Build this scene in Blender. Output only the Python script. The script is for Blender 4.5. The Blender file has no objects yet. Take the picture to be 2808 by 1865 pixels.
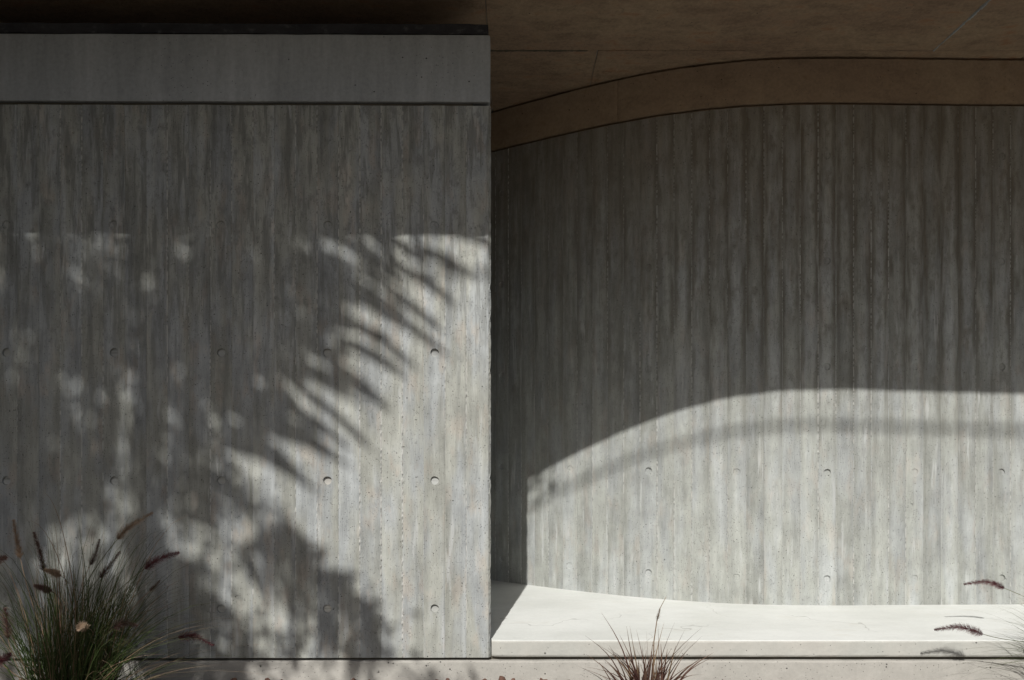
import bpy, bmesh, math, random
import numpy as np
from mathutils import Vector, Matrix, noise as mnoise

random.seed(7)
SC = bpy.context.scene
COL = SC.collection

# ------------------------------------------------------------------ camera, sky, sun, exposure
DW = 3.5                       # metres from the camera to the plane of the straight wall
SCALE = 585.0                  # photo pixels per metre on that plane (a 0.1 m form board is 58.5 px)
F = SCALE * DW                 # focal length in photo pixels
CX, HY = 1404.0, 1186.0        # vanishing point column, horizon row
EYE = 1.18

cam = bpy.data.objects.new('camera', bpy.data.cameras.new('camera'))
COL.objects.link(cam)
cam.location = (0, -DW, EYE)
cam.rotation_euler = (math.radians(90), 0, 0)
cam.data.sensor_width = 36.0
cam.data.lens = 36.0 * F / 2808.0
cam.data.shift_y = (HY - 932.5) / 2808.0
cam.data.clip_start = 0.05
cam.data.clip_end = 500
SC.camera = cam

SUN = Vector((-0.155, -1.0, 0.957)).normalized()      # from the wall towards the sun
world = bpy.data.worlds.new('World'); SC.world = world
world.use_nodes = True
wn = world.node_tree
sky = wn.nodes.new('ShaderNodeTexSky')
sky.sky_type = 'NISHITA'
sky.sun_disc = False
sky.sun_elevation = math.asin(SUN.z)
sky.sun_rotation = math.atan2(SUN.x, SUN.y)
sky.dust_density = 2.5
wn.links.new(sky.outputs[0], wn.nodes['Background'].inputs[0])
wn.nodes['Background'].inputs[1].default_value = 0.056

sl = bpy.data.lights.new('sun', 'SUN')
sl.energy = 4.6
sl.angle = math.radians(0.53)
sl.color = (1.0, 0.98, 0.94)
so = bpy.data.objects.new('sun', sl); COL.objects.link(so)
so.location = SUN * 30
so.rotation_euler = SUN.to_track_quat('Z', 'Y').to_euler()

SC.view_settings.view_transform = 'Standard'
SC.view_settings.look = 'None'
SC.view_settings.exposure = 0.0
SC.view_settings.gamma = 1.0
SC.view_settings.use_curve_mapping = False
SC.cycles.max_bounces = 5
SC.cycles.diffuse_bounces = 3

# ------------------------------------------------------------------ helpers
def P(px, py, D):
    """photo pixel + distance from the camera plane -> world point"""
    return Vector(((px - CX) * D / F, D - DW, EYE + (HY - py) * D / F))

def mesh_obj(name, verts, faces, mat, parent=None, uvs=None, smooth=False):
    me = bpy.data.meshes.new(name)
    me.from_pydata([tuple(v) for v in verts], [], faces)
    if uvs is not None:
        lay = me.uv_layers.new(name='UVMap')
        idx = np.empty(len(me.loops), dtype=np.int32)
        me.loops.foreach_get('vertex_index', idx)
        lay.data.foreach_set('uv', np.asarray(uvs, dtype=np.float32)[idx].ravel())
    if smooth:
        me.polygons.foreach_set('use_smooth', [True] * len(me.polygons))
    mats = mat if isinstance(mat, (list, tuple)) else [mat]
    for m in mats:
        me.materials.append(m)
    me.update()
    o = bpy.data.objects.new(name, me)
    COL.objects.link(o)
    if parent is not None:
        o.parent = parent
    return o

def tag(o, label, cat, group=None):
    o['label'] = label; o['category'] = cat
    if group: o['group'] = group
    return o

def thing(name, label, cat, loc=(0, 0, 0), group=None):
    o = bpy.data.objects.new(name, None)
    COL.objects.link(o)
    o.location = loc
    o.empty_display_size = 0.1
    return tag(o, label, cat, group)

def box_data(x0, x1, y0, y1, z0, z1):
    v = [(x0, y0, z0), (x1, y0, z0), (x1, y1, z0), (x0, y1, z0),
         (x0, y0, z1), (x1, y0, z1), (x1, y1, z1), (x0, y1, z1)]
    f = [(0, 3, 2, 1), (4, 5, 6, 7), (0, 1, 5, 4), (1, 2, 6, 5), (2, 3, 7, 6), (3, 0, 4, 7)]
    return v, f

def rough_box(name, dims, mat, parent=None, bevel=0.006, step=0.06, jit=0.0012, seed=0):
    """a box with chamfered, slightly worn edges"""
    v, f = box_data(*dims)
    me = bpy.data.meshes.new(name)
    bm = bmesh.new()
    vs = [bm.verts.new(p) for p in v]
    for q in f: bm.faces.new([vs[i] for i in q])
    bm.normal_update()
    for ax in (0, 2):
        lo, hi = dims[2 * ax], dims[2 * ax + 1]
        n = int((hi - lo) / step)
        for k in range(1, n):
            co = [0, 0, 0]; no = [0, 0, 0]
            co[ax] = lo + (hi - lo) * k / n; no[ax] = 1
            bmesh.ops.bisect_plane(bm, geom=bm.verts[:] + bm.edges[:] + bm.faces[:], plane_co=co, plane_no=no)
    if bevel:
        es = [e for e in bm.edges if len(e.link_faces) == 2 and e.calc_face_angle(0) > 1.0]
        bmesh.ops.bevel(bm, geom=es, offset=bevel, segments=2, affect='EDGES', profile=0.6)
    for w in bm.verts:
        n = mnoise.noise_vector(w.co * 9.0 + Vector((seed, 0, 0)))
        n2 = mnoise.noise_vector(w.co * 31.0 + Vector((0, seed, 0)))
        w.co += n * jit + n2 * jit * 0.8
    bm.to_mesh(me); bm.free()
    me.materials.append(mat)
    o = bpy.data.objects.new(name, me); COL.objects.link(o)
    if parent is not None: o.parent = parent
    return o

# ------------------------------------------------------------------ materials
class NT:
    def __init__(self, name):
        self.m = bpy.data.materials.new(name); self.m.use_nodes = True
        self.t = self.m.node_tree
        self.b = self.t.nodes['Principled BSDF']
    def n(self, typ, **kw):
        nd = self.t.nodes.new(typ)
        for k, v in kw.items(): setattr(nd, k, v)
        return nd
    def link(self, a, b): self.t.links.new(a, b)
    def put(self, sock, v):
        if hasattr(v, 'is_linked') or isinstance(v, bpy.types.NodeSocket): self.link(v, sock)
        else: sock.default_value = v
    def math(self, op, a, b=0.0, c=0.0, clamp=False):
        nd = self.n('ShaderNodeMath', operation=op, use_clamp=clamp)
        for s, v in zip(nd.inputs, (a, b, c)): self.put(s, v)
        return nd.outputs[0]
    def ramp(self, v, lo, hi, a=0.0, b=1.0):
        nd = self.n('ShaderNodeMapRange', interpolation_type='SMOOTHSTEP')
        for s, x in zip(nd.inputs, (v, lo, hi, a, b)): self.put(s, x)
        return nd.outputs[0]
    def xyz(self, x, y, z):
        nd = self.n('ShaderNodeCombineXYZ')
        for s, v in zip(nd.inputs, (x, y, z)): self.put(s, v)
        return nd.outputs[0]
    def noise(self, vec, scale, detail=3.0, rough=0.55, dist=0.0, dim='3D'):
        nd = self.n('ShaderNodeTexNoise', noise_dimensions=dim)
        self.link(vec, nd.inputs['Vector'])
        nd.inputs['Scale'].default_value = scale
        nd.inputs['Detail'].default_value = detail
        nd.inputs['Roughness'].default_value = rough
        nd.inputs['Distortion'].default_value = dist
        return nd.outputs['Fac']
    def mix(self, f, a, b, mode='MIX'):
        nd = self.n('ShaderNodeMix', data_type='RGBA', blend_type=mode)
        self.put(nd.inputs[0], f)
        for s, v in ((nd.inputs[6], a), (nd.inputs[7], b)):
            if isinstance(v, (tuple, list)): s.default_value = (*v[:3], 1)
            else: self.link(v, s)
        return nd.outputs[2]
    def scale_col(self, col, fac):
        nd = self.n('ShaderNodeVectorMath', operation='SCALE')
        self.link(col, nd.inputs[0]); self.put(nd.inputs['Scale'], fac)
        return nd.outputs[0]
    def pits(self, vec, scale, size, share, dim='3D'):
        """sparse bug holes: 1 inside a hole"""
        v = self.n('ShaderNodeTexVoronoi', feature='F1', voronoi_dimensions=dim)
        self.link(vec, v.inputs['Vector']); v.inputs['Scale'].default_value = scale
        sep = self.n('ShaderNodeSeparateColor'); self.link(v.outputs['Color'], sep.inputs[0])
        pick = self.math('GREATER_THAN', sep.outputs[0], 1 - share)
        r = self.math('MULTIPLY', sep.outputs[1], size)
        d = self.math('SUBTRACT', r, v.outputs['Distance'])
        hole = self.ramp(d, 0.0, 0.06)
        return self.math('MULTIPLY', pick, hole)
    def bump(self, h, dist, strength=1.0, normal=None):
        nd = self.n('ShaderNodeBump')
        nd.inputs['Strength'].default_value = strength
        nd.inputs['Distance'].default_value = dist
        self.link(h, nd.inputs['Height'])
        if normal is not None: self.link(normal, nd.inputs['Normal'])
        return nd.outputs[0]

def board_concrete(name, tones, stain=0.0, contrast=1.0, top_bounce=0.0, htop=2.6, weather=0.0):
    """concrete cast against rough sawn boards; u across the board, v up, in metres (u above 1 marks the grout fins)"""
    k = NT(name)
    uv = k.n('ShaderNodeUVMap', uv_map='UVMap').outputs[0]
    s = k.n('ShaderNodeSeparateXYZ'); k.link(uv, s.inputs[0])
    u, v = s.outputs[0], s.outputs[1]
    rnd = k.n('ShaderNodeObjectInfo').outputs['Random']
    r = k.math('MULTIPLY', rnd, 61.0)
    r2 = k.math('MULTIPLY', rnd, 17.0)
    ur = k.math('ADD', u, r)
    def vec(sv): return k.xyz(ur, k.math('MULTIPLY_ADD', v, sv, r2), 0.0)
    flat, tall, mid = vec(1.0), vec(0.06), vec(0.2)
    N = lambda vv, sc, d=2.0, ro=0.55, di=0.0: k.noise(vv, sc, d, ro, di, '2D')
    # colour: grey, blue grey, pinkish beige patches drawn out along the board
    col = k.mix(k.ramp(N(mid, 9, 2), 0.38, 0.66), tones[0], tones[1])
    col = k.mix(k.math('MULTIPLY', k.ramp(N(vec(0.35), 12, 4, 0.6), 0.52, 0.72), 0.62), col, tones[2])
    streak = N(tall, 42, 3, 0.6)
    broad = N(vec(0.10), 15, 2)
    fine = N(tall, 260, 2, 0.6)
    blotch = N(vec(0.7), 9, 4, 0.65)
    g = N(mid, 16, 2, 0.5, 0.4)
    ring = k.math('SINE', k.math('MULTIPLY', g, 170.0))
    ring = k.math('MULTIPLY', ring, k.ramp(N(flat, 5, 1), 0.42, 0.60))
    grit = N(flat, 400, 1, 0.6)
    b = k.math('MULTIPLY_ADD', k.math('SUBTRACT', streak, 0.5), 0.45 * contrast, 1.0)
    b = k.math('MULTIPLY_ADD', k.math('SUBTRACT', broad, 0.5), 0.95 * contrast, b)
    b = k.math('MULTIPLY_ADD', k.math('SUBTRACT', fine, 0.5), 0.42 * contrast, b)
    b = k.math('MULTIPLY_ADD', k.math('SUBTRACT', blotch, 0.5), 1.0 * contrast, b)
    b = k.math('MULTIPLY_ADD', k.math('SUBTRACT', rnd, 0.5), 0.36 * contrast, b)
    b = k.math('MULTIPLY_ADD', ring, 0.035, b)
    b = k.math('MULTIPLY_ADD', k.math('SUBTRACT', grit, 0.5), 0.42, b)
    col = k.scale_col(col, k.math('MAXIMUM', b, 0.3))
    lait = k.math('MULTIPLY', k.ramp(N(vec(0.09), 26, 3, 0.6), 0.58, 0.72), k.ramp(N(vec(0.5), 4, 2), 0.45, 0.6))
    col = k.mix(k.math('MULTIPLY', lait, 0.7), col, (0.50, 0.51, 0.50))
    if weather > 0:
        up = k.ramp(k.math('MULTIPLY_ADD', blotch, 1.0, v), 1.2, 2.6)
        run = k.ramp(N(vec(0.10), 24, 4, 0.68), 0.47, 0.66)
        spot = k.ramp(N(vec(0.55), 20, 5, 0.7), 0.50, 0.70)
        wm = k.math('MAXIMUM', run, k.math('MULTIPLY', spot, 0.8))
        wm = k.math('MULTIPLY', wm, k.math('MULTIPLY_ADD', up, 0.72, 0.10))
        col = k.mix(k.math('MULTIPLY', wm, weather), col, (0.175, 0.178, 0.165))
    if stain > 0:
        # soft dark run-off along the board joints, pale middles, fading down the wall
        e = k.math('MINIMUM', u, k.math('SUBTRACT', 0.1, u))
        e = k.math('MULTIPLY_ADD', k.math('SUBTRACT', N(vec(0.35), 30, 3, 0.6), 0.5), 0.035, e)
        slow = k.ramp(N(vec(0.14), 16, 2), 0.36, 0.58)
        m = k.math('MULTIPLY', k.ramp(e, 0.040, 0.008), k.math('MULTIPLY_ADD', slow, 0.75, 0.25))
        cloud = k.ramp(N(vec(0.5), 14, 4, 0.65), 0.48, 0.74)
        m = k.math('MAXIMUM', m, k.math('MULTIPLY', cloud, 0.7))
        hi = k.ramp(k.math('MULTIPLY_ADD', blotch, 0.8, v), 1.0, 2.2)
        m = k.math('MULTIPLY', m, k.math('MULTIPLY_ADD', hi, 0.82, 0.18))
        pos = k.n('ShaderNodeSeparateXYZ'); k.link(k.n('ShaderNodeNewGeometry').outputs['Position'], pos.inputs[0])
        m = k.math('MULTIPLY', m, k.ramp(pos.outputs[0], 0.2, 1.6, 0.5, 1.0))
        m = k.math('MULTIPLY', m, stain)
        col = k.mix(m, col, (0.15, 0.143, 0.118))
    if top_bounce > 0:  # upper boards coloured browner to stand for warm light from the ground
        w = k.math('MULTIPLY', k.ramp(k.math('ADD', N(mid, 12, 3), v), htop - 1.0, htop + 0.55), top_bounce)
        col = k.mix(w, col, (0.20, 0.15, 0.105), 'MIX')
    pit = k.math('MAXIMUM', k.pits(flat, 70, 0.22, 0.045, '2D'), k.pits(flat, 230, 0.42, 0.09, '2D'))
    col = k.mix(k.math('MULTIPLY', pit, 0.8), col, (0.05, 0.047, 0.04))
    isfin = k.ramp(u, 1.0, 5.0)
    col = k.mix(k.math('MULTIPLY', isfin, 0.5 if stain > 0 else 0.75), col, (0.60, 0.595, 0.565))
    k.link(col, k.b.inputs['Base Color'])
    k.b.inputs['Roughness'].default_value = 0.88
    k.b.inputs['Specular IOR Level'].default_value = 0.2
    h = k.math('MULTIPLY_ADD', ring, 0.12, k.math('MULTIPLY', fine, 0.9))
    h = k.math('MULTIPLY_ADD', grit, 0.7, h)
    h = k.math('MULTIPLY_ADD', pit, -2.2, h)
    k.link(k.bump(h, 0.0018, 0.9), k.b.inputs['Normal'])
    return k.m

def smooth_concrete(name, a, b, contrast=0.5, pit_share=0.06, crack=0.0, crack_col=(0.2, 0.19, 0.17), rough=0.85, stretch=(1, 1, 1), patch=None, grit_amt=0.25, bumpd=0.0012):
    k = NT(name)
    pos = k.n('ShaderNodeNewGeometry').outputs['Position']
    st = k.n('ShaderNodeVectorMath', operation='MULTIPLY'); k.link(pos, st.inputs[0]); st.inputs[1].default_value = stretch
    pv = st.outputs[0]
    n1 = k.noise(pv, 2.3, 6, 0.6)
    n2 = k.noise(pv, 11, 5, 0.6)
    n3 = k.noise(pos, 60, 4, 0.6)
    grit = k.noise(pos, 380, 2)
    col = k.mix(k.ramp(n1, 0.36, 0.66), a, b)
    if patch:
        col = k.mix(k.math('MULTIPLY', k.ramp(n2, 0.55, 0.72), patch[3]), col, patch[:3])
    br = k.math('MULTIPLY_ADD', k.math('SUBTRACT', n2, 0.5), contrast, 1.0)
    br = k.math('MULTIPLY_ADD', k.math('SUBTRACT', n3, 0.5), contrast * 0.7, br)
    br = k.math('MULTIPLY_ADD', k.math('SUBTRACT', grit, 0.5), grit_amt, br)
    col = k.scale_col(col, k.math('MAXIMUM', br, 0.2))
    pit = k.math('MAXIMUM', k.pits(pos, 45, 0.22, pit_share), k.pits(pos, 130, 0.32, pit_share))
    col = k.mix(k.math('MULTIPLY', pit, 0.8), col, (0.035, 0.032, 0.028))
    h = k.math('MULTIPLY_ADD', grit, 0.4, k.math('MULTIPLY', n3, 0.9))
    h = k.math('MULTIPLY_ADD', pit, -2.0, h)
    if crack > 0:
        c = k.math('ABSOLUTE', k.math('SUBTRACT', k.noise(pos, 1.15, 5, 0.5), 0.5))
        line = k.ramp(c, 0.0006, 0.003, 1.0, 0.0)
        line = k.math('MULTIPLY', line, k.ramp(k.noise(pos, 2.0, 1), 0.46, 0.6))
        col = k.mix(k.math('MULTIPLY', line, crack), col, crack_col)
    k.link(col, k.b.inputs['Base Color'])
    k.b.inputs['Roughness'].default_value = rough
    k.b.inputs['Specular IOR Level'].default_value = 0.3
    k.link(k.bump(h, bumpd, 0.8), k.b.inputs['Normal'])
    return k.m

def plant_mat(name, a, b, tip=None, scale=8.0, transl=0.25):
    """uv.y runs 0 at the root to 1 at the tip, uv.x is a random number for each blade"""
    k = NT(name)
    uv = k.n('ShaderNodeUVMap', uv_map='UVMap').outputs[0]
    s = k.n('ShaderNodeSeparateXYZ'); k.link(uv, s.inputs[0])
    col = k.mix(s.outputs[0], a, b)
    if tip:
        col = k.mix(k.ramp(s.outputs[1], 0.45, 1.0, 0.0, 0.8), col, tip)
    pos = k.n('ShaderNodeNewGeometry').outputs['Position']
    col = k.scale_col(col, k.math('MULTIPLY_ADD', k.math('SUBTRACT', k.noise(pos, 40, 2), 0.5), 0.5, 1.0))
    k.link(col, k.b.inputs['Base Color'])
    k.b.inputs['Roughness'].default_value = 0.55
    k.b.inputs['Specular IOR Level'].default_value = 0.3
    tr = k.n('ShaderNodeBsdfTranslucent'); k.link(col, tr.inputs[0])
    mx = k.n('ShaderNodeMixShader'); mx.inputs[0].default_value = transl
    k.link(k.b.outputs[0], mx.inputs[1]); k.link(tr.outputs[0], mx.inputs[2])
    k.link(mx.outputs[0], k.t.nodes['Material Output'].inputs[0])
    return k.m

M_WALL = board_concrete('board_marked_concrete', [(0.348, 0.352, 0.318), (0.36, 0.376, 0.376), (0.415, 0.375, 0.325)], contrast=0.70, weather=0.85)
M_CURVE = board_concrete('stained_board_concrete', [(0.352, 0.362, 0.335), (0.368, 0.383, 0.375), (0.385, 0.365, 0.33)], stain=0.88, contrast=0.62, top_bounce=0.42, htop=2.85, weather=0.55)
M_FASCIA = smooth_concrete('smooth_grey_concrete', (0.36, 0.378, 0.388), (0.415, 0.433, 0.443), 0.62, 0.06, stretch=(1.9, 1, 0.25), grit_amt=0.2)
M_BENCH = smooth_concrete('pale_bench_concrete', (0.59, 0.60, 0.57), (0.665, 0.675, 0.65), 0.20, 0.0, crack=0.4, patch=(0.50, 0.49, 0.445, 0.35), stretch=(0.6, 1.2, 1), grit_amt=0.06, bumpd=0.0005)
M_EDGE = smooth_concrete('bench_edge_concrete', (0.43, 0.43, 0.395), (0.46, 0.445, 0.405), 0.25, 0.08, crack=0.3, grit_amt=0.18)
M_PLINTH = smooth_concrete('plinth_concrete', (0.385, 0.37, 0.335), (0.42, 0.40, 0.365), 0.35, 0.12, grit_amt=0.25)
M_SOFFIT = smooth_concrete('bounce_tinted_soffit', (0.30, 0.212, 0.145), (0.37, 0.275, 0.185), 1.1, 0.05, crack=0.3, crack_col=(0.11, 0.08, 0.055), patch=(0.27, 0.15, 0.085, 0.8), stretch=(0.7, 1.5, 1), bumpd=0.008)  # warm light bounced off the ground is put into this brown
M_BAND = smooth_concrete('bounce_tinted_band', (0.30, 0.225, 0.16), (0.35, 0.27, 0.19), 0.8, 0.05, patch=(0.20, 0.14, 0.085, 0.6), stretch=(0.8, 1, 1.2))  # brown base colour stands in for warm ground bounce on the band
M_DARK = smooth_concrete('dark_joint_mortar', (0.10, 0.09, 0.07), (0.13, 0.115, 0.09), 0.5, 0.0)
M_MEMB = smooth_concrete('scuffed_black_membrane', (0.03, 0.03, 0.035), (0.05, 0.05, 0.055), 0.8, 0.0, patch=(0.14, 0.14, 0.14, 0.4), stretch=(1.5, 1, 2.5))
M_SOIL = smooth_concrete('brown_soil', (0.088, 0.074, 0.058), (0.115, 0.098, 0.078), 0.8, 0.0, bumpd=0.01)
M_STONE = smooth_concrete('rusty_stone', (0.10, 0.055, 0.04), (0.15, 0.085, 0.062), 0.8, 0.05, bumpd=0.004)
M_GREEN = plant_mat('green_grass', (0.028, 0.050, 0.013), (0.062, 0.090, 0.027), (0.13, 0.125, 0.06))
M_STRAW = plant_mat('straw_stem', (0.20, 0.14, 0.08), (0.26, 0.17, 0.11), (0.30, 0.22, 0.15))
M_RED = plant_mat('maroon_grass', (0.050, 0.022, 0.019), (0.105, 0.053, 0.040), (0.16, 0.10, 0.065))
M_PLUME = plant_mat('burgundy_plume', (0.12, 0.035, 0.042), (0.22, 0.075, 0.085), (0.30, 0.14, 0.14), transl=0.35)
M_DPLUME = plant_mat('dark_brown_plume', (0.10, 0.05, 0.042), (0.19, 0.11, 0.09), (0.34, 0.23, 0.19), transl=0.3)
M_TAN = plant_mat('tan_plume', (0.40, 0.28, 0.19), (0.50, 0.37, 0.26), (0.55, 0.43, 0.33), transl=0.4)
M_LEAF = plant_mat('tree_leaf', (0.05, 0.085, 0.025), (0.08, 0.12, 0.035))
M_BARK = smooth_concrete('bark', (0.12, 0.085, 0.06), (0.18, 0.13, 0.09), 0.8, 0.0, bumpd=0.01, stretch=(3, 3, 0.6))
M_CABLE = smooth_concrete('cable_black', (0.04, 0.04, 0.04), (0.05, 0.05, 0.05), 0.1, 0.0)

# ------------------------------------------------------------------ levels (metres above the bed)
Z_JLO, Z_JHI = 0.109, 0.125           # the dark joint above the plinth
Z_BENCH = 0.204
Z_WTOP = 2.712                        # top of the straight wall, joint above it
Z_FLO, Z_FHI = 2.729, 3.045           # fascia
Z_CEIL = 3.305
Z_CTOP = 3.030                        # top of the curved wall
X_END = -0.099                        # right end of the straight wall
ROWS = [0.354, 0.954, 1.553, 2.150]   # heights of the tie holes
OVER = 0.36 * DW                      # roof overhang in front of the wall

# ground: one sheet to the horizon
def ground():
    n = 60
    v, f = [], []
    xs = np.concatenate([np.linspace(-200, -6, 8), np.linspace(-5, 5, 60), np.linspace(6, 200, 8)])
    ys = np.concatenate([np.linspace(-200, -6, 8), np.linspace(-5, 1, 50), np.linspace(4, 200, 8)])
    for y in ys:
        for x in xs:
            z = 0.012 * mnoise.noise(Vector((x * 2.1, y * 2.1, 0))) + 0.008 * mnoise.noise(Vector((x * 7, y * 7, 3)))
            v.append((x, y, z))
    w = len(xs)
    for j in range(len(ys) - 1):
        for i in range(w - 1):
            f.append((j * w + i, j * w + i + 1, (j + 1) * w + i + 1, (j + 1) * w + i))
    o = mesh_obj('ground', v, f, M_SOIL, smooth=True)
    o['kind'] = 'structure'
ground()

# ------------------------------------------------------------------ board imprints
def board_mesh(name, w, h, mat, holes=(), seed=0, thick=0.035, fin=True, relief=0.0012, fin_amt=1.0, deep=0.0105):
    """front of one cast board: face towards -y, x 0..w, z 0..h, with drilled tie holes and a ragged grout fin on its right edge"""
    rg = random.Random(seed); deep0 = deep
    V, Fc, UV = [], [], []
    def add(x, y, z):
        V.append((x, y, z)); UV.append((x, z)); return len(V) - 1
    off = rg.uniform(-relief, relief)
    bow = rg.uniform(-0.0008, 0.0008)
    zs = [0.0]
    cuts = sorted(holes)
    lev = list(np.linspace(0, h, max(2, int(h / 0.11))))
    for hz in cuts:
        lev = [z for z in lev if abs(z - hz) > 0.045 or z in (0, h)]
        lev += [hz - 0.032, hz + 0.032]
    lev = sorted(lev)
    e = 0.005
    cols = [(0.0, 0.0024), (e * 0.5, 0.0007), (e, 0.0), (w * 0.5, -bow), (w - e, 0.0), (w - e * 0.5, 0.0007), (w, 0.0024)]
    grid = []
    for z in lev:
        jx = rg.uniform(-0.0008, 0.0008)
        row = [add(0, thick, z)]
        for i, (x, y) in enumerate(cols):
            xx = x + (jx if i in (1, 2, 4, 5) else 0)
            row.append(add(xx, y + off + rg.uniform(-0.0003, 0.0003), z))
        row.append(add(w, thick, z))
        grid.append(row)
    for j in range(len(lev) - 1):
        a, b = grid[j], grid[j + 1]
        hz = [q for q in cuts if abs(lev[j] - (q - 0.032)) < 1e-6]
        for i in range(len(a) - 1):
            if hz and i in (3, 4):
                continue
            Fc.append((a[i], a[i + 1], b[i + 1], b[i]))
        if hz:
            q = hz[0]; cxh = w * 0.5 + rg.uniform(-0.002, 0.002); R = 0.0195; deep = deep0 * rg.uniform(0.8, 1.15)
            loop = [a[3], a[4], a[5], b[5], b[4], b[3]]
            N = 24
            rim = []; flo = []; mid = []
            for t in range(N):
                an = 2 * math.pi * t / N
                rr = R * (1 + 0.03 * math.sin(an * 3 + seed))
                rim.append(add(cxh + math.cos(an) * (rr + 0.0012), off, q + math.sin(an) * (rr + 0.0012)))
                mid.append(add(cxh + math.cos(an) * rr, off + 0.0015, q + math.sin(an) * rr))
                dq = deep * (0.5 if q > 1.9 else 1.0)
                flo.append(add(cxh + math.cos(an) * rr * 0.93, off + dq, q + math.sin(an) * rr * 0.93))
            # connect the outline to the rim
            def ang(i): return math.atan2(V[i][2] - q, V[i][0] - cxh) % (2 * math.pi)
            lo = sorted(loop, key=ang)
            used = []
            i0 = min(range(N), key=lambda t: abs((2 * math.pi * t / N - ang(lo[0]) + math.pi) % (2 * math.pi) - math.pi))
            near = [min(range(N), key=lambda t, l=l: abs((2 * math.pi * t / N - ang(l) + math.pi) % (2 * math.pi) - math.pi)) for l in lo]
            for m_ in range(len(lo)):
                l0, l1 = lo[m_], lo[(m_ + 1) % len(lo)]
                t0, t1 = near[m_], near[(m_ + 1) % len(lo)]
                cnt = (t1 - t0) % N
                arc = [rim[(t0 + c) % N] for c in range(cnt + 1)]
                Fc.append(tuple([l0, l1] + arc[::-1]))
            c0 = add(cxh, off + dq + 0.0005, q)
            if deep0 > 0.01 and q < 1.9:
                for w_ in flo + [c0]: UV[w_] = (2.6, V[w_][2])
            for t in range(N):
                t2 = (t + 1) % N
                Fc.append((rim[t], rim[t2], mid[t2], mid[t]))
                Fc.append((mid[t], mid[t2], flo[t2], flo[t]))
                Fc.append((flo[t], flo[t2], c0))
    # end caps
    Fc.append(tuple(grid[0][::-1])); Fc.append(tuple(grid[-1]))
    if fin:
        st = 0.010
        n = int(h / st)
        prev = None
        ph = rg.uniform(0, 100)
        run = rg.uniform(0.05, 0.95)
        for q in range(n + 1):
            z = q * h / n
            env = mnoise.noise(Vector((ph, z * 1.3, 0))) * 0.9 + run - 0.35
            p = 0.0
            if env > 0 and rg.random() < 0.7:
                p = rg.uniform(0.0010, 0.0065) * min(1.0, env * 2) * fin_amt
            c = w + rg.uniform(-0.0007, 0.0007)
            hw = 0.0014 + p * 0.5
            now = [add(c - hw - 0.0006, 0.0018, z), add(c, 0.0016 - p, z + rg.uniform(-0.002, 0.002) * (0 < q < n)), add(c + hw + 0.0006, 0.0018, z)]
            for w_ in now: UV[w_] = (5.0 if p > 0.0012 else 0.05, UV[w_][1])
            if prev:
                Fc.append((prev[0], prev[1], now[1], now[0])); Fc.append((prev[1], prev[2], now[2], now[1]))
            prev = now
    me = bpy.data.meshes.new(name)
    me.from_pydata(V, [], Fc)
    lay = me.uv_layers.new(name='UVMap')
    idx = np.empty(len(me.loops), dtype=np.int32); me.loops.foreach_get('vertex_index', idx)
    lay.data.foreach_set('uv', np.asarray(UV, dtype=np.float32)[idx].ravel())
    me.materials.append(mat); me.update()
    return me

def put_mesh(name, me, parent, loc=(0, 0, 0), rz=0.0):
    o = bpy.data.objects.new(name, me); COL.objects.link(o)
    o.parent = parent; o.location = loc; o.rotation_euler = (0, 0, rz)
    return o

# ------------------------------------------------------------------ plinth under everything
plinth = thing('plinth', 'long low warm grey concrete plinth below the dark joint', 'plinth')
rough_box('plinth_block', (-4.6, 5.6, -0.002, 0.5, -0.05, Z_JLO), M_PLINTH, plinth, bevel=0.007, step=0.05, jit=0.0014, seed=3)
mesh_obj('joint_filler', *box_data(-4.6, 5.6, 0.028, 0.45, Z_JLO - 0.01, Z_JHI + 0.01), M_DARK, plinth)

# ------------------------------------------------------------------ straight board marked wall
wall = thing('concrete_wall', 'straight grey board-marked concrete wall with dappled plant shadows and tie holes', 'wall', (X_END, 0, Z_JHI))
wall.rotation_euler = (0, 0, math.radians(0.35))
hW = Z_WTOP - Z_JHI
bw = 58.4 / SCALE
mesh_obj('wall_core', *box_data(-4.5, -0.085, 0.033, 2.3, 0.004, hW), M_DARK, wall)
# return of the wall at its end, with a chamfered corner
cw = 0.0105
last = (1344 - 1283) / SCALE
vv = [(-cw, 0.0, 0), (0.0, cw, 0), (-0.078, 2.3, 0), (-0.11, 2.3, 0), (-0.03, 0.034, 0), (-cw - 0.0002, 0.034, 0)]
nz = 200
chips = {}
_r = random.Random(8)
for _ in range(14):
    j0 = _r.randrange(2, 196); d_ = _r.uniform(.002, .006); chips[j0] = d_; chips[j0 + 1] = d_ * _r.uniform(.3, .9)
V, Fc, UV = [], [], []
rg = random.Random(4)
for j in range(nz + 1):
    z = hW * j / nz
    for i, (x, y, _) in enumerate(vv):
        jx = (rg.uniform(-0.0014, 0.0009) - chips.get(j, 0)) if i in (0, 1) else 0
        V.append((x + jx, y + jx * (1 if i != 0 else -.6), z)); UV.append((y * 0.42, z))
for j in range(nz):
    for i in range(6):
        a = j * 6 + i; b = j * 6 + (i + 1) % 6
        Fc.append((a, b, b + 6, a + 6))
Fc.append(tuple(range(5, -1, -1))); Fc.append(tuple(nz * 6 + i for i in range(6)))
mesh_obj('wall_return', V, Fc, M_WALL, wall, UV)
x1 = -cw
for i in range(44):
    w = last if i == 0 else bw
    x0 = x1 - w
    holes = [z - Z_JHI for z in ROWS] if i % 5 == 2 else []
    me = board_mesh('board', w, hW - rg.uniform(0, 0.002), M_WALL, holes, seed=100 + i, fin=i > 0)
    put_mesh('board', me, wall, (x0, 0, 0))
    x1 = x0

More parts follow.
